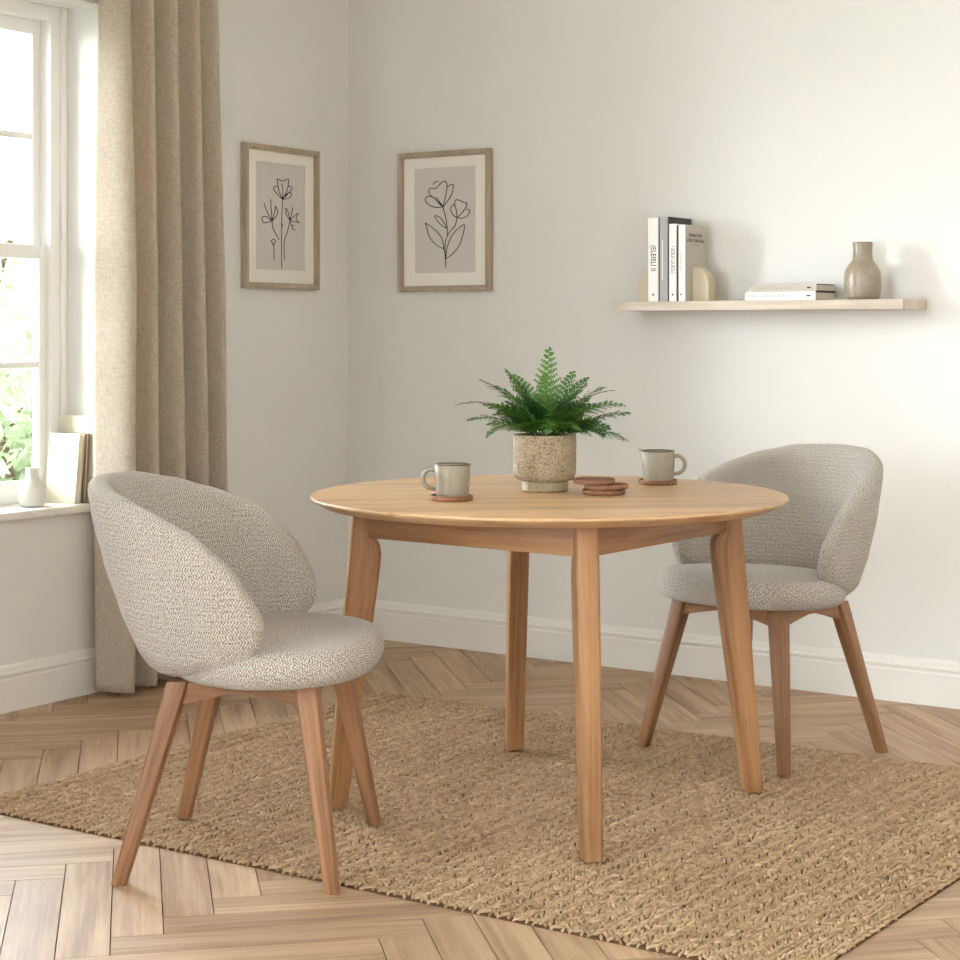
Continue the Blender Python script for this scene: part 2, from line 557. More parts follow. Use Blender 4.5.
def loft(sections, cap=True):
    """sections: list of rings (equal count of 3D points); UV in metres, V along"""
    V = []; F = []; UVL = []
    n = len(sections[0])
    rows = []
    acc = 0
    for i, s in enumerate(sections):
        if i: acc += (Vector(s[0]) - Vector(sections[i - 1][0])).length
        V += [Vector(p) for p in s]
        rows.append(acc)
    per = [0]
    s0 = sections[0]
    for k in range(n): per.append(per[-1] + (Vector(s0[(k + 1) % n]) - Vector(s0[k])).length)
    for i in range(len(sections) - 1):
        for k in range(n):
            k2 = (k + 1) % n
            F.append((i * n + k, i * n + k2, (i + 1) * n + k2, (i + 1) * n + k))
            UVL += [(per[k], rows[i]), (per[k + 1], rows[i]), (per[k + 1], rows[i + 1]), (per[k], rows[i + 1])]
    if cap:
        F.append(tuple(range(n))[::-1])
        UVL += [(V[k].x, V[k].y) for k in range(n)][::-1]
        o = (len(sections) - 1) * n
        F.append(tuple(o + k for k in range(n)))
        UVL += [(V[o + k].x, V[o + k].y) for k in range(n)]
    me = bpy.data.meshes.new('mesh')
    me.from_pydata([tuple(v) for v in V], [], F)
    l = me.uv_layers.new(name='UVMap')
    l.data.foreach_set('uv', np.asarray(UVL, dtype=np.float32).ravel())
    bm = bmesh.new(); bm.from_mesh(me)
    bmesh.ops.recalc_face_normals(bm, faces=bm.faces)
    bm.to_mesh(me); bm.free()
    me.update()
    return me

def interp(x, pts):
    if x <= pts[0][0]: return pts[0][1]
    for (a, b), (c, d) in zip(pts, pts[1:]):
        if x <= c:
            t = (x - a) / (c - a)
            t = t * t * (3 - 2 * t) * 0.35 + t * 0.65
            return b + (d - b) * t
    return pts[-1][1]

def text_mesh(body, size, mat, parent, matrix, name='lettering', spacing=1.0, sx=1.0):
    cu = bpy.data.curves.new('text', 'FONT')
    cu.body = body; cu.size = size; cu.align_x = 'CENTER'; cu.align_y = 'CENTER'
    cu.space_character = spacing
    cu.extrude = 0.0003
    tmp = bpy.data.objects.new('tmp', cu)
    COL.objects.link(tmp)
    dg = bpy.context.evaluated_depsgraph_get()
    me = bpy.data.meshes.new_from_object(tmp.evaluated_get(dg))
    bpy.data.objects.remove(tmp)
    me.transform(matrix @ Matrix.Diagonal((sx, 1, 1, 1)))
    me.materials.clear()
    return link(name, me, mat, parent)

# ------------------------------------------------------------------ room shell
ROOM_X, ROOM_Y, ROOM_Z = 5.7, -7.0, 2.7
WY0, WY1, WZ0, WZ1 = -2.27, -1.29, 0.58, 2.20     # window opening in the left wall

def clip_poly(poly, x0, x1, y0, y1):
    for ax, lim, sg in ((0, x0, 1), (0, x1, -1), (1, y0, 1), (1, y1, -1)):
        out = []
        for i in range(len(poly)):
            p, q = poly[i], poly[(i + 1) % len(poly)]
            a, b = (p[ax] - lim) * sg, (q[ax] - lim) * sg
            if a >= 0: out.append(p)
            if (a > 0 and b < 0) or (a < 0 and b > 0):
                t = a / (a - b); out.append((p[0] + (q[0] - p[0]) * t, p[1] + (q[1] - p[1]) * t))
        poly = out
        if len(poly) < 3: return []
    return poly

def herringbone():
    w, n, g = 0.100, 6, 0.0012
    c = math.cos(R(45))
    ox, oy = 1.319 + c * (n + 1) * w, -2.653 - c * (n + 1) * w
    V = []; F = []; UV = []; A = []
    rnd = random.Random(3)
    def add(x0, x1, y0, y1, horiz):
        x0 *= w; x1 *= w; y0 *= w; y1 *= w
        cx, cy = (x0 + x1) / 2, (y0 + y1) / 2
        X = ox + (cx - cy) * c; Y = oy + (cx + cy) * c
        if not (-0.4 < X < ROOM_X + 0.4 and ROOM_Y - 0.4 < Y < 0.4): return
        a = rnd.random()
        loc = [(x0 + g, y0 + g), (x1 - g, y0 + g), (x1 - g, y1 - g), (x0 + g, y1 - g)]
        poly = clip_poly([(ox + (p - q) * c, oy + (p + q) * c) for p, q in loc], 0, ROOM_X, ROOM_Y, 0)
        m = len(poly)
        if m < 3: return
        o = len(V)
        for z in (0.0, -0.006):
            for X, Y in poly:
                dx, dy = X - ox, Y - oy
                px, py = (dx + dy) * c, (dy - dx) * c
                V.append((X, Y, z)); UV.append(((py - y0), (px - x0)) if horiz else ((px - x0), (py - y0))); A.append(a)
        F.append(tuple(o + k for k in range(m)))
        for k in range(m):
            k2 = (k + 1) % m
            F.append((o + m + k, o + m + k2, o + k2, o + k))
    for i in range(-130, 131):
        for j in range(-14, 15):
            bx, by = i + n * j, i - n * j
            add(bx, bx + n, by, by + 1, True)
            add(bx, bx + 1, by + 1, by + 1 + n, False)
    o = len(V)
    for p in ((0, ROOM_Y, -0.006), (ROOM_X, ROOM_Y, -0.006), (ROOM_X, 0, -0.006), (0, 0, -0.006),
              (0, ROOM_Y, -0.1), (ROOM_X, ROOM_Y, -0.1), (ROOM_X, 0, -0.1), (0, 0, -0.1)):
        V.append(p); UV.append((0, 0)); A.append(0)
    nF = len(F)
    F += [(o, o + 1, o + 2, o + 3), (o + 7, o + 6, o + 5, o + 4), (o, o + 4, o + 5, o + 1), (o + 1, o + 5, o + 6, o + 2), (o + 2, o + 6, o + 7, o + 3), (o + 3, o + 7, o + 4, o)]
    me = mesh_from(V, F, UV)
    at = me.attributes.new('plank', 'FLOAT', 'POINT')
    at.data.foreach_set('value', np.array(A, dtype=np.float32))
    me.materials.append(M['floor']); me.materials.append(M['gap'])
    mi = np.zeros(len(F), dtype=np.int32); mi[nF:] = 1
    me.polygons.foreach_set('material_index', mi)
    return me
structure(link('floor', herringbone()))

structure(link('wall_back', boxes([(-0.3, ROOM_X + 0.2, 0.0, 0.2, -0.1, ROOM_Z + 0.15)]), M['wall']))
structure(link('wall_right', boxes([(ROOM_X, ROOM_X + 0.2, ROOM_Y, 0.0, -0.1, ROOM_Z + 0.15)]), M['wall']))
T = 0.3
structure(link('wall_left', boxes([(-T, 0, WY1, 0, -0.1, ROOM_Z + 0.15), (-T, 0, ROOM_Y - 3, WY0, -0.1, ROOM_Z + 0.15),
                                   (-T, 0, WY0, WY1, -0.1, WZ0), (-T, 0, WY0, WY1, WZ1, ROOM_Z + 0.15)]), M['wall']))
structure(link('ceiling', boxes([(0, ROOM_X, ROOM_Y, 0.0, ROOM_Z, ROOM_Z + 0.15)]), M['ceiling']))

def base_profile():
    # (depth from wall, height)
    pts = [(0, 0), (0.017, 0), (0.017, 0.098), (0.015, 0.1), (0.0145, 0.104)]
    pts += [(0.0145, 0.108), (0.019, 0.111), (0.020, 0.115), (0.0185, 0.119), (0.0135, 0.1215), (0.012, 0.127), (0.0105, 0.133), (0.008, 0.138), (0.004, 0.1415), (0, 0.142)]
    return pts
bp = base_profile()
structure(link('baseboard_back', prism([(-d, z) for d, z in bp], 'x', 0.0, ROOM_X, grain='x'), M['trim'], smooth=True))
structure(link('baseboard_left', prism([(d, z) for d, z in bp], 'y', ROOM_Y, -0.018, grain='y'), M['trim'], smooth=True))

# window: outer frame, two sliding sashes per bay, glass, sill
win = bpy.data.objects.new('window_1', None); COL.objects.link(win); structure(win)
win.location = (-0.15, WY1, WZ0)
def wpart(name, blist, mat, bevel=0.0, parent=win):
    lst = [(x0 + 0.15, x1 + 0.15, y0 - WY1, y1 - WY1, z0 - WZ0, z1 - WZ0) for (x0, x1, y0, y1, z0, z1) in blist]
    if parent is not win: pass
    return link(name, boxes(lst, bevel), mat, parent, smooth=True)
FX0, FX1 = -0.235, -0.15
MID = (WY0 + WY1) / 2
wpart('window_frame', [(FX0, FX1, WY1 - 0.062, WY1, 0.6, WZ1), (FX0, FX1, WY0, WY0 + 0.062, 0.6, WZ1),
                       (FX0, FX1, WY0 + 0.062, WY1 - 0.062, WZ1 - 0.045, WZ1),
                       (FX1, FX1 + 0.012, WY1 - 0.022, WY1, 0.605, WZ1), (FX1, FX1 + 0.012, WY0, WY0 + 0.022, 0.605, WZ1)], M['sash'], 0.003)
sill_poly = [(-0.24, WY0), (0.0, WY0), (0.0, WY0 - 0.05), (0.03, WY0 - 0.05), (0.03, WY1 + 0.03), (0.0, WY1 + 0.03), (0.0, WY1), (-0.24, WY1)]
sill = prism([(x + 0.15, y - WY1) for x, y in sill_poly], 'z', 0.0, 0.605 - WZ0, 0.003, 'y')
link('window_sill', sill, M['trim'], win, smooth=True)
ya, yb = WY0 + 0.062, WY1 - 0.062
mid = (ya + yb) / 2
for (z0, z1, xo, muntin) in ((0.605, 1.43, -0.195, 1.045), (1.385, 2.155, -0.225, 1.78)):
    st = 0.033
    br = 0.07 if z0 < 1 else 0.043
    tr = 0.045
    bl = [(xo, xo + 0.028, ya, ya + st, z0, z1), (xo, xo + 0.028, yb - st, yb, z0, z1),
          (xo, xo + 0.028, ya + st, yb - st, z0, z0 + br), (xo, xo + 0.028, ya + st, yb - st, z1 - tr, z1),
          (xo + 0.004, xo + 0.024, ya + st, yb - st, muntin - 0.010, muntin + 0.010),
          (xo + 0.004, xo + 0.024, mid - 0.010, mid + 0.010, z0 + br, z1 - tr)]
    sh_ = wpart('sash', bl, M['sash'], 0.0025)
    wpart('glass', [(xo + 0.012, xo + 0.016, ya + st - 0.004, yb - st + 0.004, z0 + br - 0.004, z1 - tr + 0.004)], M['glass'], 0.0, sh_)

# ------------------------------------------------------------------ rug
def make_rug():
    c = [Vector((0.763, -2.468)), Vector((2.93, -2.42)), Vector((2.997, -0.737)), Vector((0.778, -0.822))]
    def P(u, v): return c[0] * (1 - u) * (1 - v) + c[1] * u * (1 - v) + c[2] * u * v + c[3] * (1 - u) * v
    Lx, Ly = 2.19, 1.66
    # one stitch: an elongated bead
    ns, nr = 6, 4
    sv = []
    for i in range(1, nr):
        a = PI * i / nr
        for k in range(ns):
            b = 2 * PI * k / ns
            sv.append((math.cos(a), math.sin(a) * math.cos(b), math.sin(a) * math.sin(b)))
    sv = [(1, 0, 0)] + sv + [(-1, 0, 0)]
    sf = []
    for k in range(ns): sf.append((0, 1 + (k + 1) % ns, 1 + k))
    for i in range(nr - 2):
        for k in range(ns):
            a = 1 + i * ns + k; b = 1 + i * ns + (k + 1) % ns
            sf.append((a, b, b + ns)); sf.append((a, b + ns, a + ns))
    last = len(sv) - 1
    for k in range(ns):
        a = 1 + (nr - 2) * ns
        sf.append((last, a + k, a + (k + 1) % ns))
    sv = np.array(sv); sf = np.array(sf)
    pitch = 0.0104; step = 0.0134
    rows = int(Lx / pitch); cols = int(Ly / step)
    pos = []; ang = []; ln = []; wd = []; tone = []; dv = c[3] - c[0]
    base_ang = math.atan2(dv.y, dv.x)
    rc = 0.035
    # braided rows run along the short side, strands slanting alternately
    for r in range(rows):
        u = (r + 0.5) / rows
        rowtone = random.gauss(0, 0.06)
        for q in range(cols):
            v = (q + 0.5 + 0.5 * (r % 2)) / (cols + 0.5)
            ex = min(u, 1 - u) * Lx; ey = min(v, 1 - v) * Ly
            if ex < rc and ey < rc and math.hypot(rc - ex, rc - ey) > rc: continue
            p = P(u, v) + Vector((random.gauss(0, .0012), random.gauss(0, .0012)))
            z = 0.0055 + random.uniform(-0.0020, 0.0014)
            if min(ex, ey) < 0.008: z -= 0.0012
            pos.append((p.x, p.y, z))
            ang.append(base_ang + R(24 if (r // 2) % 2 else -20) + random.gauss(0, 0.20))
            ln.append(random.uniform(0.0098, 0.0125)); wd.append(random.uniform(0.0037, 0.0046))
            tone.append(min(1, max(0, 0.5 + rowtone + random.gauss(0, 0.13))))
    pos = np.array(pos); ang = np.array(ang); ln = np.array(ln); wd = np.array(wd)
    N = len(pos)
    ca, sa = np.cos(ang)[:, None], np.sin(ang)[:, None]
    lx = sv[None, :, 0] * ln[:, None]; ly = sv[None, :, 1] * wd[:, None]; lz = sv[None, :, 2] * wd[:, None] * 1.2
    X = pos[:, None, 0] + lx * ca - ly * sa; Y = pos[:, None, 1] + lx * sa + ly * ca; Z = np.maximum(pos[:, None, 2] + lz, 0.0006)
    V = np.stack([X, Y, Z], -1).reshape(-1, 3)
    F = (sf[None] + (np.arange(N) * len(sv))[:, None, None]).reshape(-1, 3)
    # backing with rounded corners
    per = []
    for (cu, cv, a0) in ((1, 1, 0), (0, 1, 90), (0, 0, 180), (1, 0, 270)):
        for k in range(7):
            a = R(a0 + 15 * k)
            ccx = (Lx - rc) if cu else rc; ccy = (Ly - rc) if cv else rc
            p = P((ccx + rc * math.cos(a)) / Lx, (ccy + rc * math.sin(a)) / Ly)
            per.append((p.x, p.y))
    nb = len(per); o = len(V)
    V = np.vstack([V, np.array([(x, y, 0.0003) for x, y in per] + [(x, y, 0.0045) for x, y in per])])
    me = bpy.data.meshes.new('rug')
    nt = len(F)
    me.vertices.add(len(V)); me.vertices.foreach_set('co', V.astype(np.float32).ravel())
    loops = list(F.ravel()); starts = list(range(0, nt * 3, 3)); tot = [3] * nt
    extra = [[o + i for i in range(nb)][::-1], [o + nb + i for i in range(nb)]] + [[o + i, o + (i + 1) % nb, o + nb + (i + 1) % nb, o + nb + i] for i in range(nb)]
    for e in extra:
        starts.append(len(loops)); tot.append(len(e)); loops += e
    me.loops.add(len(loops)); me.loops.foreach_set('vertex_index', np.array(loops, dtype=np.int32))
    me.polygons.add(len(starts)); me.polygons.foreach_set('loop_start', np.array(starts, dtype=np.int32))
    mi = np.zeros(len(starts), dtype=np.int32); mi[nt:] = 1
    me.materials.append(M['jute']); me.materials.append(M['jutebase'])
    me.update(calc_edges=True)
    me.polygons.foreach_set('material_index', mi)
    sm = np.ones(len(starts), dtype=bool); sm[nt:] = False
    me.polygons.foreach_set('use_smooth', sm)
    at = me.attributes.new('stitch', 'FLOAT', 'POINT')
    tv = np.concatenate([np.repeat(np.array(tone), len(sv)), np.zeros(2 * nb)])
    at.data.foreach_set('value', tv.astype(np.float32))
    me.validate()
    return link('rug', me)
tag(make_rug(), 'large tan woven jute rug lying on the parquet under the round table', 'rug')
RUG_Z = 0.0128

# ------------------------------------------------------------------ dining table
def make_table():
    t = thing('dining_table', 'round oak dining table with four tapered legs standing on the jute rug', 'table', (1.919, -1.643, RUG_Z), R(42.3))
    H = 0.7439
    r = 0.582
    prof = [(0.0001, H - 0.026), (0.535, H - 0.026), (0.549, H - 0.0245), (0.570, H - 0.0125), (0.5765, H - 0.009), (0.579, H - 0.006), (0.5788, H - 0.0025), (0.577, H - 0.0006), (0.5745, H), (0.0001, H)]
    me = lathe(prof, 128)
    box_uv(me, 'x')
    link('tabletop', me, M['oak_top'], t, smooth=True)
    # legs: straight outer face, shouldered inner face below the apron
    for k in range(4):
        a = k * PI / 2
        ca, sa = math.cos(a), math.sin(a)
        secs = []
        for z, wr, wt in ((H - 0.027, 0.054, 0.050), (0.665, 0.054, 0.050), (0.652, 0.057, 0.050), (0.642, 0.063, 0.051), (0.628, 0.072, 0.0515), (0.608, 0.077, 0.0515), (0.58, 0.0775, 0.0515), (0.45, 0.071, 0.0505), (0.25, 0.059, 0.0485), (0.004, 0.046, 0.046), (0.0, 0.042, 0.042)):
            ro = 0.478 + (0.538 - 0.478) * (1 - z / 0.724)
            cr = ro - wr / 2
            secs.append([((cr + x) * ca - y * sa, (cr + x) * sa + y * ca, z) for x, y in rrect(wr / 2, wt / 2, 0.007 if z > 0.002 else 0.006)])
        link('leg', loft(secs), M['oak'], t, smooth=True)
    for k in range(4):
        a0 = k * PI / 2; a1 = a0 + PI / 2
        p0 = Vector((0.452 * math.cos(a0), 0.452 * math.sin(a0))); p1 = Vector((0.452 * math.cos(a1), 0.452 * math.sin(a1)))
        d = (p1 - p0).normalized(); L = (p1 - p0).length
        me = boxes([(0.022, L - 0.022, -0.011, 0.011, 0.645, H - 0.0265)], 0.0015, 'x')
        ang = math.atan2(d.y, d.x)
        me.transform(Matrix.Translation((p0.x, p0.y, 0)) @ Matrix.Rotation(ang, 4, 'Z'))
        link('apron', me, M['oak'], t, smooth=True)
    return t
make_table()
TABLE_Z = RUG_Z + 0.7439

# ------------------------------------------------------------------ chairs
def shell_mesh():
    nu, nv = 88, 26
    PH = 104.0
    zt_pts = [(0, .832), (25, .827), (45, .806), (60, .780), (75, .747), (90, .688), (104, .610)]
    zb_pts = [(0, .405), (40, .412), (65, .428), (90, .450), (104, .468)]
    ro_b = [(0.40, .20), (0.43, .232), (0.47, .255), (0.55, .290), (0.65, .324), (0.76, .354), (0.85, .372)]
    ro_s = [(0.40, .19), (0.43, .232), (0.47, .258), (0.55, .276), (0.65, .290), (0.76, .297), (0.85, .300)]
    Tk = 0.052
    rings = []
    for i in range(nu + 1):
        s = -1 + 2 * i / nu
        ph = PH * math.sin(s * PI / 2 * 0.999)
        A = abs(ph)
        zt = interp(A, zt_pts); zb = interp(A, zb_pts)
        zm = 0.54
        c = 1.0
        if A > 84: c = max(0.0, 1 - ((A - 84) / (PH - 84)) ** 2.6) ** 0.42
        zt = zm + (zt - zm) * c; zb = zm + (zb - zm) * c
        ce = max(0.0, 1 - (A / PH) ** 30) ** 0.5
        ring_o = []; ring_i = []
        xu = -0.34 * math.cos(R(ph)); yu = 0.285 * math.sin(R(ph))
        if i: ulen += math.hypot(xu - lastu[0], yu - lastu[1])
        else: ulen = 0.0
        lastu = (xu, yu)
        for j in range(nv + 1):
            q = -math.cos(PI * j / nv)
            z = (zt + zb) / 2 + (zt - zb) / 2 * q
            half = max((zt - zb) / 2, 1e-4)
            edge = (1 - abs(q)) * half / (Tk * 0.55)
            e = 1.0 if edge >= 1 else math.sqrt(max(0, 1 - (1 - edge) ** 2))
            e *= ce
            wb = math.cos(R(ph)) ** 2 if A < 90 else 0.0
            rb, rs = interp(z, ro_b), interp(z, ro_s)
            # superellipse plan
            cph, sph = math.cos(R(ph)), math.sin(R(ph))
            x0 = -rb * cph; y0 = rs * sph
            if A > 90: x0 = -0.36 * cph
            nx, ny = -cph / rb, sph / rs
            l = math.hypot(nx, ny); nx /= l; ny /= l
            belly = 0.004 * math.sin(PI * j / nv)
            xm, ym = x0 - nx * Tk / 2, y0 - ny * Tk / 2
            of = Tk / 2 * e
            sgv = 1 if q > 0 else -1; sgu = (1 if ph > 0 else -1) * (1.0 if A > 84 else 0.0)
            ring_o.append((xm + nx * (of + belly * ce), ym + ny * (of + belly * ce), z, ulen + sgu * (Tk / 2 - of), z + sgv * (Tk / 2 - of)))
            ring_i.append((xm - nx * (of + belly * ce), ym - ny * (of + belly * ce), z, ulen + 2.0 + sgu * (Tk / 2 - of), z + sgv * (Tk / 2 - of)))
        rings.append((ring_o, ring_i))
    V = []; F = []; UV = []
    m = nv + 1
    for ro, ri in rings:
        for p in ro: V.append(p[:3]); UV.append(p[3:])
        for p in ri: V.append(p[:3]); UV.append(p[3:])
    st = 2 * m
    for i in range(nu):
        for j in range(nv):
            a = i * st + j; b = (i + 1) * st + j
            F.append((a, b, b + 1, a + 1))
            a += m; b += m
            F.append((a, a + 1, b + 1, b))
    me = mesh_from(V, F, UV)
    bm = bmesh.new(); bm.from_mesh(me)
    bmesh.ops.remove_doubles(bm, verts=bm.verts, dist=2e-4)
    bmesh.ops.holes_fill(bm, edges=[e for e in bm.edges if e.is_boundary], sides=200)
    bmesh.ops.recalc_face_normals(bm, faces=bm.faces)
    bm.to_mesh(me); bm.free()
    rim = []
    for i in range(2, nu - 1):
        ro = rings[i][0]
        rim.append(Vector(ro[nv - 3][:3]) )
    return me, rim

def seat_mesh():
    nr, ns = 22, 72
    V = [(0.032, 0, 0.5)]; UV = [(0, 0)]; F = []
    def plan(a, k):
        c, s = math.cos(a), math.sin(a)
        n = 2.35
        rr = (abs(c) ** n + abs(s) ** n) ** (-1 / n)
        ax = 0.246 if c > 0 else 0.215
        ay = 0.264
        x = rr * c * ax; y = rr * s * ay
        if x < 0: y *= 1 - 0.16 * min(1, -x / 0.2)
        return 0.032 + x * k, y * k
    # profile (k scale, z)
    prof = []
    for i in range(1, 13):
        t = i / 12
        prof.append((0.86 * t, 0.500 - 0.010 * t ** 2.5))
    for i in range(1, 15):
        a = PI * i / 15
        prof.append((0.86 + 0.14 * math.sin(a) ** 0.85, 0.4515 + 0.0385 * math.cos(a)))
    prof.append((0.84, 0.4135)); prof.append((0.4, 0.4135))
    acc = 0; last = (0, 0.500)
    for k, z in prof:
        acc += math.hypot((k - last[0]) * 0.25, z - last[1]); last = (k, z)
        for q in range(ns):
            a = 2 * PI * q / ns
            x, y = plan(a, k)
            dip = 0.0
            V.append((x, y, z + dip)); UV.append((acc * math.cos(a), acc * math.sin(a)))
    for q in range(ns): F.append((0, 1 + q, 1 + (q + 1) % ns))
    for i in range(len(prof) - 1):
        for q in range(ns):
            a = 1 + i * ns + q; b = 1 + i * ns + (q + 1) % ns
            F.append((a, a + ns, b + ns, b))
    o = 1 + (len(prof) - 1) * ns
    F.append(tuple(o + q for q in range(ns))[::-1])
    return mesh_from(V, F, UV)

def make_chair():
    t = thing('dining_chair', '', 'chair')
    sm, rim = shell_mesh()
    link('backrest', sm, M['fabric'], t, smooth='all')
    s = link('seat', seat_mesh(), M['fabric'], t, smooth='all')
    tops = {(0, 1): (-0.125, 0.158), (0, -1): (-0.125, -0.158), (1, 1): (0.15, 0.158), (1, -1): (0.15, -0.158)}
    bots = {(0, 1): (-0.235, 0.235), (0, -1): (-0.235, -0.235), (1, 1): (0.218, 0.235), (1, -1): (0.218, -0.235)}
    for k in tops:
        a = Vector(tops[k] + (0.4145,)); b = Vector(bots[k] + (0.0,))
        secs = []
        for z, w in ((0.4145, 0.047), (0.39, 0.047), (0.30, 0.0435), (0.15, 0.037), (0.004, 0.032), (0.0, 0.029)):
            c = b.lerp(a, z / 0.4145)
            secs.append([(c.x + x, c.y + y, z) for x, y in rrect(w / 2, w / 2 * 0.92, 0.0075, 3)])
        link('leg', loft(secs), M['ash'], t, smooth=True)
    # arched rails between neighbouring leg tops
    def rail(p, q):
        p = Vector(p); q = Vector(q); L = (q - p).length
        n = 12
        top = [(0.012 + (L - 0.024) * i / n, 0.4125) for i in range(n + 1)]
        bot = []
        for i in range(n + 1):
            u = i / n
            h = 0.046 - 0.026 * min(1, (1 - abs(2 * u - 1)) * 1.15) ** 0.9
            bot.append((0.012 + (L - 0.024) * u, 0.4125 - h))
        me = prism(top + bot[::-1], 'y', -0.011, 0.011, 0.0, 'x')
        ang = math.atan2(q.y - p.y, q.x - p.x)
        me.transform(Matrix.Translation((p.x, p.y, 0)) @ Matrix.Rotation(ang, 4, 'Z'))
        link('seat_rail', me, M['ash'], t)
    rail((-0.125, -0.163), (0.15, -0.163)); rail((-0.125, 0.163), (0.15, 0.163))
    rail((-0.13, -0.158), (-0.13, 0.158)); rail((0.155, -0.158), (0.155, 0.158))
    return t

def dup(root):
    r = root.copy(); COL.objects.link(r)
    for ch in list(root.children):
        c = ch.copy(); COL.objects.link(c); c.parent = r
        c.matrix_parent_inverse = ch.matrix_parent_inverse.copy()
        for g in ch.children:
            d = g.copy(); COL.objects.link(d); d.parent = c
    return r

def place_tilted(o, x, y, z, rz, axis, ang):
    o.rotation_mode = 'QUATERNION'
    m = Matrix.Rotation(rz, 4, 'Z') @ Matrix.Rotation(ang, 4, axis)
    o.rotation_quaternion = m.to_quaternion()
    o.location = (x, y, z)

chair = make_chair()
chair['label'] = 'round-backed cream boucle dining chair at the front left, nearest the window'
chair['group'] = 'upholstered dining chairs'
place_tilted(chair, 1.622, -2.376, RUG_Z / 2, R(26.8), 'X', RUG_Z / 0.47)
chair2 = dup(chair)
chair2['label'] = 'round-backed cream boucle dining chair behind the table, beneath the wall shelf'
chair2['group'] = 'upholstered dining chairs'
place_tilted(chair2, 2.117, -0.863, RUG_Z / 2, R(259), 'Y', -RUG_Z / 0.44)

# ------------------------------------------------------------------ curtain
def make_curtain():
    t = thing('window_curtain', 'floor-length beige linen curtain hanging beside the window', 'curtain', (0.1, -1.1, 0))
    plan = [(-1.325, .050), (-1.370, .046), (-1.387, .058), (-1.384, .085), (-1.370, .145), (-1.354, .176), (-1.334, .178),
            (-1.312, .134), (-1.298, .086), (-1.272, .080), (-1.254, .118), (-1.237, .164), (-1.216, .168), (-1.196, .126),
            (-1.182, .074), (-1.156, .066), (-1.140, .108), (-1.122, .162), (-1.098, .170), (-1.078, .130),
            (-1.062, .074), (-1.034, .064), (-1.016, .104), (-.998, .156), (-.975, .164), (-.956, .118),
            (-.940, .068), (-.916, .070), (-.900, .112), (-.882, .150), (-.862, .144), (-.846, .100), (-.832, .066), (-.812, .056)]
    cur = catmull([(y, x, 0) for y, x in plan], 6)
    n = len(cur)
    ztop, zbot = 2.44, 0.018
    nz = 90
    V = []; UV = []; F = []
    arc = [0]
    for i in range(1, n): arc.append(arc[-1] + (cur[i] - cur[i - 1]).length)
    ymid = -1.10
    for k in range(nz + 1):
        f = k / nz
        z = ztop + (zbot - ztop) * f
        for i in range(n):
            y, x = cur[i].x, cur[i].y
            u = (y + 1.39) / 0.58
            spread = 0.93 + 0.05 * min(1, f * 1.4)
            yy = -1.356 + (y + 1.388) * spread
            amp = 0.55 + 0.5 * min(1, f * 2.2) + 0.10 * math.sin(3.1 * f + 5 * u)
            wob = 0.010 * noise.noise(Vector((y * 6, z * 1.1, 0.3))) * (0.4 + f)
            xx = 0.108 + (x - 0.108) * amp + wob
            yy += 0.012 * noise.noise(Vector((y * 5, z * 0.9, 4.3))) * f * min(1, max(0, u * 3))
            V.append((xx - 0.1, yy + 1.1, z)); UV.append((arc[i], z))
    for k in range(nz):
        for i in range(n - 1):
            a = k * n + i
            F.append((a, a + 1, a + n + 1, a + n))
    me = mesh_from(V, F, UV)
    o = link('fabric_panel', me, M['curtain'], t, smooth='all')
    s = o.modifiers.new('thickness', 'SOLIDIFY'); s.thickness = 0.0016; s.offset = 0
    # hooks at the head
    for i in range(7):
        y = -1.34 + i * 0.075
        v, f = tube([(0.016 * math.cos(a) + 0.008, y + 1.1, 2.456 + 0.022 * math.sin(a)) for a in [2 * PI * k / 16 for k in range(16)]], 0.0022, 6, True)
        link('curtain_ring', mesh_from(v, f), M['metal'], t, smooth='all')
    rod = thing('curtain_rod', 'dark metal curtain rod mounted above the window', 'curtain rod', (0.108, -2.0, 2.46))
    v, f = tube([(0, -1.15, 0), (0, 1.22, 0)], 0.011, 16)
    link('rod', mesh_from(v, f), M['metal'], rod, smooth=True)
    for y in (-1.1, 0.0, 1.2):
        v, f = tube([(-0.1075, y, -0.02), (-0.06, y, -0.02), (-0.015, y, -0.014), (0, y, -0.012)], 0.006, 8)
        link('bracket', mesh_from(v, f), M['metal'], rod, smooth=True)
make_curtain()

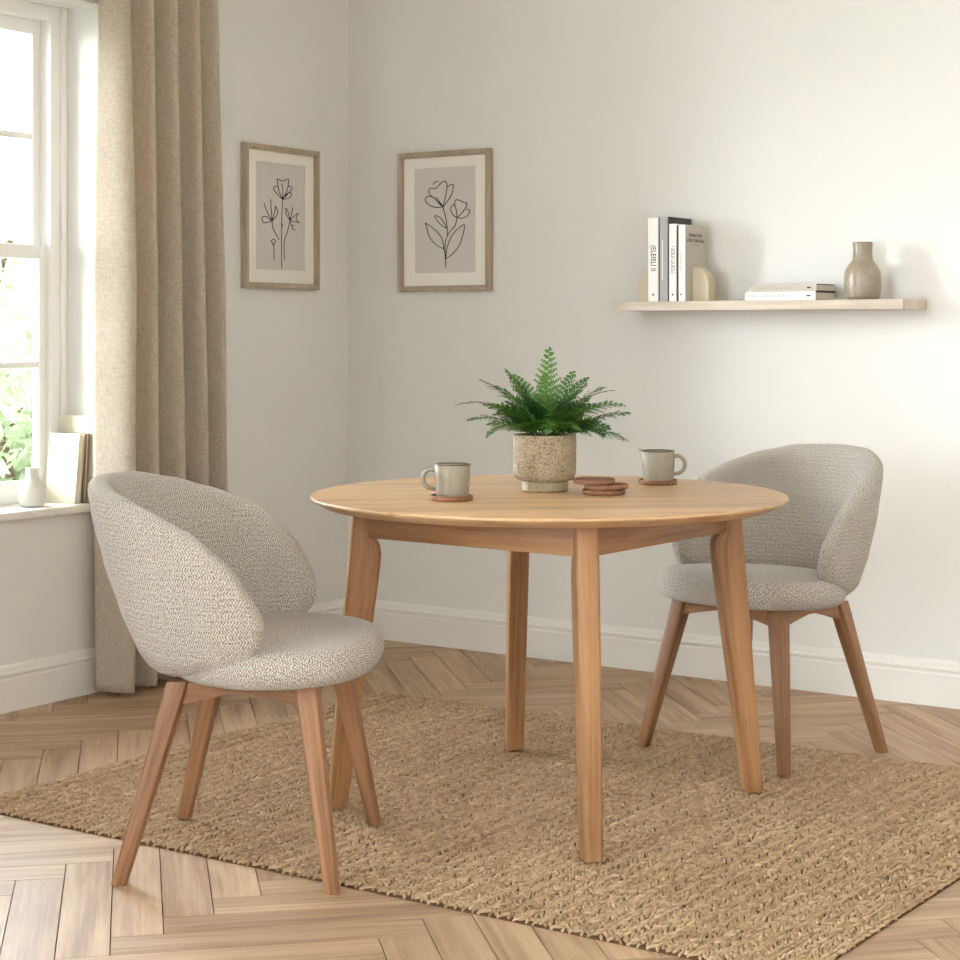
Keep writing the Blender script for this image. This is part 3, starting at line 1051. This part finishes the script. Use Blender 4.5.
# ------------------------------------------------------------------ framed drawings
def make_frame(name_label, loc, rz, strokes, art_w=0.272, art_h=0.385):
    """local: x to the right along the wall, -y out of the wall, z up; origin at the centre of the back"""
    t = thing('picture_frame', name_label, 'picture', loc, rz, 'framed flower drawings')
    w, h, d, b = 0.41, 0.512, 0.026, 0.0165
    W, Hh = w / 2, h / 2
    fr = boxes([(-W, -W + b, -d, -0.001, -Hh, Hh), (W - b, W, -d, -0.001, -Hh, Hh), (-W + b, W - b, -d, -0.001, -Hh, -Hh + b), (-W + b, W - b, -d, -0.001, Hh - b, Hh)], 0.0012, 'z')
    link('frame', fr, M['frame'], t, smooth=True)
    i2 = 0.0045
    link('inner_lip', boxes([(-W + b, -W + b + i2, -d + 0.004, -0.003, -Hh + b, Hh - b), (W - b - i2, W - b, -d + 0.004, -0.003, -Hh + b, Hh - b),
                             (-W + b, W - b, -d + 0.004, -0.003, -Hh + b, -Hh + b + i2), (-W + b, W - b, -d + 0.004, -0.003, Hh - b - i2, Hh - b)], 0.0, 'z'), M['frame'], t)
    aw, ah = art_w / 2, art_h / 2
    zc = 0.004
    mt = []
    y0, y1 = -0.0125, -0.009
    mt = boxes([(-W + b, -aw, y0, y1, -Hh + b, Hh - b), (aw, W - b, y0, y1, -Hh + b, Hh - b), (-aw, aw, y0, y1, -Hh + b, zc - ah), (-aw, aw, y0, y1, zc + ah, Hh - b)])
    link('mount', mt, M['mount'], t)
    pp = link('print', boxes([(-aw - 0.005, aw + 0.005, -0.0088, -0.006, zc - ah - 0.005, zc + ah + 0.005)]), M['paper'], t)
    pieces = []
    for s in strokes:
        c = catmull([(x, -0.0092, z) for x, z in s], 5)
        pieces.append(tube(c, 0.00155, 6))
    v, f = join_vf(pieces)
    link('line_drawing', mesh_from(v, f), M['ink'], pp, smooth='all')
    return t

def trace(strokes, x0, x1, ytl, ytr, ybl, ybr, w=0.41, h=0.512):
    out = []
    for s in strokes:
        o = []
        for (x, y) in s:
            u = (x - x0) / (x1 - x0)
            yt = ytl + (ytr - ytl) * u; yb = ybl + (ybr - ybl) * u
            o.append((-w / 2 + u * w, h / 2 - (y - yt) / (yb - yt) * h))
        out.append(o)
    return out
tulips = [
    [(305, 400), (270, 365), (232, 335), (200, 345), (205, 375), (250, 402), (305, 402)],
    [(305, 400), (285, 370), (262, 340)], [(295, 395), (255, 350), (220, 318), (225, 285), (262, 285), (290, 255), (318, 240), (330, 270), (322, 330), (305, 400)],
    [(332, 275), (368, 262), (355, 330), (305, 402)], [(246, 262), (256, 246), (275, 240)],
    [(305, 402), (318, 450), (330, 520), (332, 580)],
    [(330, 535), (295, 515), (265, 480), (256, 456), (285, 465), (305, 490), (328, 530)],
    [(392, 468), (378, 520), (345, 560), (325, 600), (318, 660), (322, 730)],
    [(392, 468), (365, 450), (352, 415), (362, 392), (378, 395), (388, 430), (392, 468)],
    [(378, 395), (380, 360), (405, 360), (435, 375), (450, 378), (445, 405), (420, 440), (392, 468)],
    [(445, 415), (468, 425), (450, 460), (420, 472), (392, 468)],
    [(195, 500), (240, 530), (285, 575), (305, 620), (308, 660), (255, 630), (218, 580), (205, 530), (195, 500)],
    [(308, 650), (318, 700), (322, 778)],
    [(322, 720), (335, 640), (370, 565), (435, 512), (425, 580), (400, 650), (350, 705), (322, 722)],
]
make_frame('wooden frame with a tulip line drawing, on the back wall right of the corner', (0.458, -0.0005, 1.553), 0,
           trace(tulips, 38, 600, 68, 38, 935, 920))
daisies = [
    [(290, 385), (255, 350), (236, 315), (262, 300), (258, 262), (290, 275), (325, 262), (325, 300), (348, 318), (325, 350), (290, 385)],
    [(290, 385), (270, 340), (262, 300)], [(290, 385), (292, 330), (285, 290)], [(290, 385), (312, 345), (325, 300)],
    [(290, 385), (320, 350), (345, 350), (335, 375), (290, 388)],
    [(290, 385), (286, 500), (285, 650), (286, 808)],
    [(228, 518), (200, 465), (180, 408)], [(228, 518), (222, 450), (220, 385)], [(228, 518), (262, 470), (248, 425)], [(228, 518), (240, 470), (248, 430)],
    [(228, 518), (190, 490), (168, 500), (180, 528), (228, 520)],
    [(228, 520), (232, 560), (268, 632)],
    [(335, 515), (310, 470), (312, 440), (328, 480), (335, 515)], [(335, 515), (345, 470), (352, 435)],
    [(335, 515), (360, 490), (385, 472), (372, 505), (390, 528), (360, 522), (335, 515)], [(335, 515), (345, 545), (350, 565), (365, 572)], [(342, 545), (360, 548)],
    [(335, 518), (320, 580), (300, 650), (302, 760)],
    [(240, 755), (238, 690), (235, 660), (222, 640), (240, 630), (248, 645), (232, 665)], [(286, 560), (290, 540)],
]
make_frame('wooden frame with a daisy line drawing, on the left wall beside the curtain', (0.0005, -0.405, 1.560), R(90),
           trace(daisies, 55, 500, 32, 100, 930, 938))

# ------------------------------------------------------------------ wall shelf and what stands on it
SZ = 1.249
sh = link('wall_shelf', boxes([(-0.5035, 0.5035, -0.2, 0.0, -0.030, 0.0)], 0.0012, 'x'), M['shelf'], smooth=True)
sh.location = (1.7675, -0.0005, SZ)
tag(sh, 'long pale wooden floating shelf on the back wall', 'shelf')

def make_book(label, loc, rot, w, d, h, cover, spine=None, edge=None, group=None, board=0.0025, edgecol=None):
    """upright book: spine faces -y, width (thickness) along x, depth y, height z; origin bottom centre of the spine"""
    t = thing('book', label, 'book', loc, 0, group)
    t.rotation_euler = rot
    c = cover
    W = w / 2
    link('cover', boxes([(-W, -W + board, 0.0022, d, 0, h), (W - board, W, 0.0022, d, 0, h)], 0.0004), edgecol or c, t)
    link('spine', boxes([(-W, W, 0.0, 0.0021, 0, h)], 0.0006), spine or c, t)
    link('pages', boxes([(-W + board, W - board, 0.003, d - 0.004, 0.003, h - 0.003)]), M['pages'], t)
    return t
Z0 = SZ + 0.0003
SG = 'books standing on the wall shelf'
def spine_text(t, body, size, w, zc, sx=1.0, mat=None, spacing=1.0):
    m = Matrix.Translation((0, -0.0004, zc)) @ Matrix.Rotation(R(90), 4, 'X') @ Matrix.Rotation(R(-90), 4, 'Z')
    text_mesh(body, size, mat or M['ink'], t, m, sx=sx, spacing=spacing)
def spine_dot(t, z, r=0.0032, name='spine_mark'):
    me = lathe([(0.00001, 0), (r, 0), (r, 0.0006), (0.00001, 0.0006)], 16)
    me.transform(Matrix.Translation((0, 0.0, z)) @ Matrix.Rotation(R(90), 4, 'X'))
    link(name, me, M['ink'], t)
b = make_book('tall white book with large black spine lettering, leftmost on the shelf', (1.4115, -0.18, Z0), (0, 0, 0), 0.038, 0.135, 0.274, M['bwhite'], group=SG)
spine_text(b, '(ELEIELI II', 0.027, 0.045, 0.142, 0.78); spine_dot(b, 0.022)
b = make_book('tall grey book with charcoal covers between two white spines', (1.4505, -0.18, Z0), (0, 0, 0), 0.038, 0.16, 0.276, M['bgrey'], spine=M['bgrey'], group=SG, board=0.0055, edgecol=M['bdark'])
link('dark_edge_strip', boxes([(-0.019, -0.0145, -0.0005, 0.002, 0, 0.276), (0.0145, 0.019, -0.0005, 0.002, 0, 0.276)]), M['bdark'], b)
link('spine_stripe', boxes([(-0.006, -0.0035, -0.0004, 0.001, 0.07, 0.20)]), M['bwhite'], b)
b = make_book('white book with small black spine lettering, right of the tall grey book', (1.4835, -0.18, Z0), (0, 0, 0), 0.0265, 0.145, 0.252, M['bwhite'], group=SG)
spine_text(b, 'I EOUI LIUIOU', 0.018, 0.03, 0.135, 0.78); spine_dot(b, 0.022)
b = make_book('greige-covered book with a white spine, rightmost of the upright books', (1.5135, -0.18, Z0), (0, 0, 0), 0.0305, 0.145, 0.247, M['bbeige'], spine=M['bwhite'], group=SG)
spine_text(b, 'L LIUIIOU IIO', 0.011, 0.02, 0.13, 1.0, M['bgrey']); spine_dot(b, 0.022, 0.0028)
link('dark_edge_strip', boxes([(-0.01525, -0.0085, -0.0005, 0.003, 0, 0.247)]), M['bdark'], b)  # charcoal strip standing in for the shaded gap to the neighbouring book
mcov = Matrix.Rotation(R(90), 4, 'Z') @ Matrix.Rotation(R(90), 4, 'X')
for body, size, z, mt in (('INSPIRATION', 0.0155, 0.215, M['ink']), ('LOOK THROUGH', 0.0155, 0.198, M['ink']), ('OF SPACES', 0.010, 0.184, M['bgrey'])):
    text_mesh(body, size, mt, b, Matrix.Translation((0.0154, 0.072, z)) @ mcov)

def bookend(label, x, y, flip):
    """solid block with a quarter-round outer shoulder"""
    w, h, r = 0.060, 0.113, 0.056
    pts = [(0, 0), (w, 0), (w, h - r)]
    for k in range(1, 9):
        a = R(90 * k / 8)
        pts.append((w - r + r * math.cos(a), h - r + r * math.sin(a)))
    pts.append((0, h))
    if flip: pts = [(-p[0], p[1]) for p in pts][::-1]
    me = prism(pts, 'y', -0.05, 0.0, 0.002, 'z')
    o = link('bookend', me, M['bookend'], smooth=True)
    o.location = (x, y, Z0)
    tag(o, label, 'bookend', 'stone bookends')
bookend('beige rounded bookend at the left end of the upright books', 1.392, -0.09, True)
bookend('beige rounded bookend at the right of the upright books', 1.530, -0.085, False)

# lying books: rotate so that the spine still faces -y and the book's height runs along x
def lying(label, x0, x1, z, th, d, cover, spine, y=-0.182, rz=0.0, group='books lying on the wall shelf', edgecol=None):
    h = x1 - x0
    t = thing('book', label, 'book', (x0, y, z), rz, group)
    bd = 0.0026
    link('cover', boxes([(0, h, 0.0022, d, 0, bd), (0, h, 0.0022, d, th - bd, th)], 0.0005, 'x'), edgecol or cover, t)
    link('spine', boxes([(0, h, 0, 0.0021, 0, th)], 0.0006, 'x'), spine, t)
    link('pages', boxes([(0.003, h - 0.003, 0.003, d - 0.004, bd, th - bd)], 0, 'x'), M['pages'], t)
    return t
b = lying('white book lying at the bottom of the pair beside the vase', 1.742, 1.982, Z0, 0.027, 0.16, M['bdark'], M['bwhite'])
mm = Matrix.Rotation(R(90), 4, 'X')
text_mesh('IYIIA LOOKING FOR A', 0.0145, M['bgrey'], b, Matrix.Translation((0.082, -0.0003, 0.0135)) @ mm)
link('spine_mark', boxes([(0.21, 0.224, -0.0006, 0.001, 0.011, 0.0155)]), M['ink'], b)
b = lying('thinner beige book lying on top of the white one beside the vase', 1.762, 1.984, Z0 + 0.0273, 0.023, 0.145, M['bdark'], M['bbeige'], y=-0.178)
link('spine_mark', boxes([(0.19, 0.203, -0.0006, 0.001, 0.009, 0.0135)]), M['ink'], b)
text_mesh('A LINE OF THE LAND THAT', 0.009, M['bgrey'], b, Matrix.Translation((0.08, -0.0003, 0.011)) @ mm)

def vase_profile(rb, hb, rn, hn, h, foot=0.6, rim=1.05):
    p = [(0.0001, 0), (rb * foot, 0), (rb * (foot + 0.17), 0.003), (rb * 0.93, hb * 0.12), (rb * 0.985, hb * 0.28), (rb, hb * 0.45), (rb * 0.985, hb * 0.65), (rb * 0.93, hb * 0.8), (rb * 0.8, hb * 0.92), (rn * 1.25, hb * 1.02),
         (rn * 1.04, hn), (rn * 0.99, (hn + h) / 2), (rn * rim, h - 0.002), (rn * (rim - 0.03), h), (rn * 0.86, h - 0.0015), (rn * 0.82, h - 0.012), (rn * 0.8, h - 0.04), (rb * 0.5, hb * 0.7), (rb * 0.6, 0.02), (0.0001, 0.012)]
    return p
v = thing('vase', 'mottled grey-brown stoneware bottle vase on the right end of the shelf', 'vase', (2.103, -0.1, Z0))
link('body', lathe(vase_profile(0.0575, 0.114, 0.0295, 0.124, 0.177, 0.7), 48), M['vase'], v, smooth='all')
vv, ff = tube([(0.0292 * math.cos(a), 0.0292 * math.sin(a), 0.1768) for a in [2 * PI * k / 40 for k in range(40)]], 0.0016, 8, True)
link('rim', mesh_from(vv, ff), M['mugrim'], v, smooth='all')

# ------------------------------------------------------------------ window sill things
v = thing('vase', 'small white stoneware vase on the window sill', 'vase', (-0.062, -1.508, 0.6053))
link('body', lathe(vase_profile(0.042, 0.082, 0.0205, 0.09, 0.121, 0.7, 1.02), 40), M['vase_white'], v, smooth='all')

WG = 'books propped on the window sill'
def sill_book(label, xc, y, lean, w, d, h, cover, rz=0.0, edgecol=None):
    # cover faces the camera side (-y) : book thickness runs along y, depth along x
    t = thing('book', label, 'book', (xc, y, 0.6056), 0, WG)
    t.rotation_euler = (R(-lean), 0, rz)
    bd = 0.0028; D = d / 2
    link('cover', boxes([(-D + 0.002, D, 0, bd, 0, h), (-D + 0.002, D, w - bd, w, 0, h)], 0.0006), cover, t)
    link('spine', boxes([(-D - 0.001, -D + 0.0019, 0, w, 0, h)], 0.0006), cover, t)
    link('pages', boxes([(-D + 0.002, D - 0.004, bd, w - bd, 0.003, h - 0.003)]), M['pages'], t)
    return t
sill_book('large cream book leaning at the back of the sill books', -0.066, -1.325, 2.6, 0.016, 0.150, 0.276, M['bcream'], 0.0)
sill_book('slim brown book squeezed between the sill books', -0.058, -1.349, 3.6, 0.014, 0.11, 0.222, M['bbrown'], 0.0)
sill_book('cream book with a plain cover at the front of the sill books', -0.074, -1.384, 5.5, 0.024, 0.136, 0.222, M['bcream'], 0.0)

# ------------------------------------------------------------------ things on the table
def mug_body_profile(r0, r1, h, t=0.003):
    return [(0.0001, 0), (r0 * 0.9, 0), (r0, 0.002), (r0 * 1.01, 0.006), (r1 * 0.995, h * 0.6), (r1, h - 0.002), (r1 - t * 0.4, h), (r1 - t, h - 0.002), (r1 - t, h * 0.6), (r0 - t, 0.008), (0.0001, 0.006)]
def coaster(label, x, y, z, r=0.0505, th=0.0125, group='reddish round coasters'):
    prof = [(0.0001, 0), (r * 0.9, 0), (r * 0.97, 0.0012), (r, th * 0.5), (r * 0.985, th * 0.9), (r * 0.955, th), (r * 0.93, th * 0.95), (r * 0.915, th * 0.72), (0.0001, th * 0.70)]
    me = lathe(prof, 48); box_uv(me, 'x')
    o = link('coaster', me, M['terracotta'], smooth=True)
    o.location = (x, y, z); o.rotation_euler = (0, 0, random.uniform(0, 3))
    return tag(o, label, 'coaster', group)
def make_mug(name, label, cat, x, y, z, rz, r0, r1, h, spout=False, group=None):
    t = thing(name, label, cat, (x, y, z), rz, group)
    def sp(xx, yy, zz, a, r):
        k = max(0, math.cos(a - PI))
        f = k ** 14 * max(0, (zz - h * 0.62) / (h * 0.38)) ** 1.6
        return xx * (1 + 0.24 * f), yy * (1 - 0.15 * f), zz + 0.003 * f
    s = sp if spout else None
    link('body', lathe(mug_body_profile(r0, r1, h), 56, s), M['mug'], t, smooth='all')
    ring = []
    for k in range(56):
        a = 2 * PI * k / 56
        p = ((r1 - 0.0013) * math.cos(a), (r1 - 0.0013) * math.sin(a), h)
        if s: p = s(p[0], p[1], p[2], a, r1)
        ring.append(p)
    v, f = tube(ring, 0.0018, 8, True)
    link('rim', mesh_from(v, f), M['mugrim'], t, smooth='all')
    hp = catmull([(r1 - 0.003, 0, h * 0.80), (r1 + 0.012, 0, h * 0.83), (r1 + 0.025, 0, h * 0.70), (r1 + 0.028, 0, h * 0.48), (r1 + 0.018, 0, h * 0.28), (r1 - 0.004, 0, h * 0.22)], 6)
    v, f = tube(hp, 0.0050, 10)
    me = mesh_from([(a, b * 1.35, c) for a, b, c in v], f)
    link('handle', me, M['mug'], t, smooth='all')
    return t
CO = 0.0125 * 0.70 + 0.0004
coaster('reddish coaster under the mug at the front left of the table', 1.824, -1.920, TABLE_Z + 0.0003)
make_mug('mug', 'speckled stoneware mug with its handle to the left, on a coaster', 'mug', 1.824, -1.916, TABLE_Z + CO, R(180 + 34 - 8), 0.0385, 0.042, 0.075)
coaster('reddish coaster under the spouted jug at the back right of the table', 2.014, -1.260, TABLE_Z + 0.0003, 0.050)
make_mug('milk_jug', 'small speckled stoneware jug with a dark rim and spout, on a coaster', 'jug', 2.015, -1.259, TABLE_Z + CO, R(34 + 6), 0.0385, 0.0420, 0.077, True)
z = TABLE_Z + 0.0003
coaster('bottom coaster of the small stack beside the plant pot', 2.041, -1.585, z, 0.0525, 0.0125, 'stacked coasters')
z += 0.0127
coaster('middle coaster of the small stack beside the plant pot', 2.046, -1.581, z, 0.054, 0.0125, 'stacked coasters')
z += 0.0127
coaster('top coaster of the small stack beside the plant pot', 2.018, -1.592, z, 0.052, 0.0125, 'stacked coasters')

# ------------------------------------------------------------------ potted fern
def make_fern():
    t = thing('potted_fern', 'bushy green fern in a dimpled beige stoneware pot on the table', 'plant', (1.871, -1.583, TABLE_Z + 0.0003), 0)
    prof = [(0.05, 0.026), (0.068, 0.0275), (0.0745, 0.034), (0.0775, 0.045), (0.0785, 0.08), (0.0785, 0.125), (0.078, 0.138), (0.0765, 0.140), (0.0735, 0.139), (0.0725, 0.12), (0.0001, 0.118)]
    link('pot', lathe(prof, 64), M['pot'], t, smooth=True)
    link('pot_foot', lathe([(0.0001, 0), (0.0565, 0), (0.059, 0.002), (0.0585, 0.022), (0.057, 0.0275), (0.0001, 0.0276)], 48), M['potfoot'], t, smooth=True)
    sv, sf = [], []
    link('soil', lathe([(0.0001, 0.112), (0.0722, 0.112), (0.0722, 0.124), (0.05, 0.129), (0.02, 0.132), (0.0001, 0.133)], 32), M['soil'], t, smooth='all')
    rnd = random.Random(11)
    def frond(az, elev, L, droop, roll=0.0, wmax=0.05, npin=15, twist=0.0):
        n = 26
        p = Vector((0.018 * math.cos(az) * rnd.uniform(.3, 1.6), 0.018 * math.sin(az) * rnd.uniform(.3, 1.6), 0.128))
        pts = [p.copy()]; dirs = []
        e = elev; a = az
        for i in range(n):
            d = Vector((math.cos(e) * math.cos(a), math.cos(e) * math.sin(a), math.sin(e)))
            dirs.append(d); p = p + d * L / n; pts.append(p.copy())
            f = (i + 1) / n
            e -= droop / n * (0.5 + 1.3 * f); a += twist / n
        rv, rf = tube(pts, [0.0013 * (1 - 0.75 * i / n) for i in range(n + 1)], 5)
        LV = []; LF = []
        start = 0.24
        for q in range(npin * 2):
            side = 1 if q % 2 else -1
            f = start + (1 - start) * (q / (npin * 2)) ** 0.95
            x = f * n; i0 = min(int(x), n - 1)
            base = pts[i0].lerp(pts[i0 + 1], x - i0); d = dirs[i0]
            lat = d.cross(Vector((0, 0, 1)))
            if lat.length < 1e-3: lat = Vector((1, 0, 0))
            lat.normalize()
            lat = Matrix.Rotation(roll, 3, d) @ lat
            up = lat.cross(d).normalized()
            g = (f - start) / (1 - start)
            ln = wmax * (math.sin(PI * min(1, 0.16 + 0.84 * g)) ** 0.75) * (1 - 0.35 * g) * rnd.uniform(0.8, 1.1)
            if ln < 0.004: ln = 0.004
            pd = (lat * side * 0.88 + d * 0.48 + up * rnd.uniform(-0.15, 0.22)).normalized()
            pl = pd.cross(up).normalized()
            # pinna: a narrow curved blade with paired lobes along it
            nl = max(3, int(ln / 0.0056))
            def pc(s): return base + pd * ln * s - up * 0.16 * ln * s * s + d * 0.10 * ln * s * s
            o = len(LV)
            for k in range(nl + 1):
                s = k / nl
                w0 = 0.0015 * (1 - s) + 0.0002
                LV += [pc(s) + pl * w0, pc(s) - pl * w0]
            for k in range(nl): LF.append((o + 2 * k, o + 2 * k + 1, o + 2 * k + 3, o + 2 * k + 2))
            for k in range(nl):
                s = (k + 0.4) / nl
                c = pc(s)
                sz = 0.0084 * (1 - 0.6 * s) * (0.75 + 0.25 * (1 - g)) + 0.0012
                wd = 0.0036 * (1 - 0.35 * s)
                for sd in (1, -1):
                    dv = (pl * sd * 0.85 + pd * 0.6).normalized()
                    wv = dv.cross(up).normalized() * wd
                    o = len(LV)
                    tip = c + dv * sz + up * rnd.uniform(-.001, .001)
                    m1 = c + dv * sz * 0.55 + wv + up * 0.0006; m2 = c + dv * sz * 0.55 - wv + up * 0.0006
                    LV += [c - dv * 0.0006, m1, tip, m2]; LF.append((o, o + 1, o + 2, o + 3))
        V, F = join_vf([(rv, rf), (LV, LF)])
        me = mesh_from(V, F)
        me.materials.append(M['fern']); me.materials.append(M['stalk'])
        mi = np.zeros(len(F), dtype=np.int32); mi[:len(rf)] = 1
        me.polygons.foreach_set('material_index', mi)
        link('frond', me, None, t)
    A = R(34.1)   # the room turns this much from the view; azimuths below are given from the viewer's right
    # outer, drooping ring
    spec = [(180, 52, .235, 1.15), (172, 66, .21, .75), (196, 38, .20, .9), (212, 42, .17, 1.5), (8, 48, .225, 1.0), (-6, 30, .215, .45), (-14, 22, .20, .9), (20, 58, .22, .9),
            (84, 82, .238, .25), (95, 72, .19, .5), (45, 72, .205, .6), (120, 70, .20, .6), (20, 74, .19, .7), (165, 76, .20, .5), (-20, 66, .19, .8), (200, 68, .19, .8), (150, 50, .19, .9), (240, 45, .15, 1.3), (270, 52, .15, 1.3), (300, 45, .16, 1.3), (330, 35, .18, 1.2)]
    for a, e, L, dr in spec:
        frond(R(a) + A, R(e), L, dr, rnd.uniform(-.4, .4), 0.042, 11, rnd.uniform(-.3, .3))
    for k in range(38):
        a = k * 137.5 + rnd.uniform(-12, 12)
        u = (k + 0.5) / 38
        e = 84 - 48 * u ** 0.8 + rnd.uniform(-6, 6)
        frond(R(a), R(e), rnd.uniform(.12, .19), rnd.uniform(.5, 1.4), rnd.uniform(-.5, .5), rnd.uniform(.034, .044), 9, rnd.uniform(-.5, .5))
make_fern()

# ------------------------------------------------------------------ garden outside the window
g = link('ground', boxes([(-16, -T - 0.001, -12, 14, -0.75, -0.6)]), M['lawn'])
structure(g)
def shrub(label, x, y, r, h, seed, n=5200):
    rg = np.random.default_rng(seed)
    t = thing('garden_shrub', label, 'shrub', (x, y, -0.6), 0, 'shrubs outside the window')
    blobs = [(rg.uniform(-.5, .5) * r, rg.uniform(-.5, .5) * r, h * rg.uniform(.2, .82), r * rg.uniform(.35, .62)) for _ in range(11)]
    V = []; F = []
    for i in range(n):
        bx, by, bz, br = blobs[rg.integers(len(blobs))]
        d = rg.normal(size=3); d /= np.linalg.norm(d)
        q = br * rg.uniform(.5, 1.05)
        c = Vector((bx + d[0] * q, by + d[1] * q, max(0.1, bz + d[2] * q)))
        a = Vector(rg.normal(size=3)).normalized(); b2 = a.cross(Vector(rg.normal(size=3))).normalized()
        s = rg.uniform(.035, .06); w = s * .45
        o = len(V)
        V += [c - a * s, c - b2 * w, c + a * s, c + b2 * w]; F.append((o, o + 1, o + 2, o + 3))
    link('foliage', mesh_from(V, F), M['shrub'], t)
    parts = []
    for (bx, by, bz, br) in blobs:
        parts.append(tube(catmull([(0, 0, 0), (bx * .2, by * .2, bz * .4), (bx, by, bz)], 4), [0.05 - 0.004 * k for k in range(9)], 6))
    vv, ff = join_vf(parts)
    link('stem', mesh_from(vv, ff), M['bark'], t, smooth='all')
shrub('leafy green shrub seen through the lower sash, nearest the house', -2.5, 0.7, 1.15, 2.1, 1)
shrub('tall pale green shrub behind the nearer shrub outside', -4.6, 1.7, 1.5, 3.2, 2)
shrub('wide green shrub outside, to the left of the window view', -4.4, -1.2, 1.4, 2.4, 3)
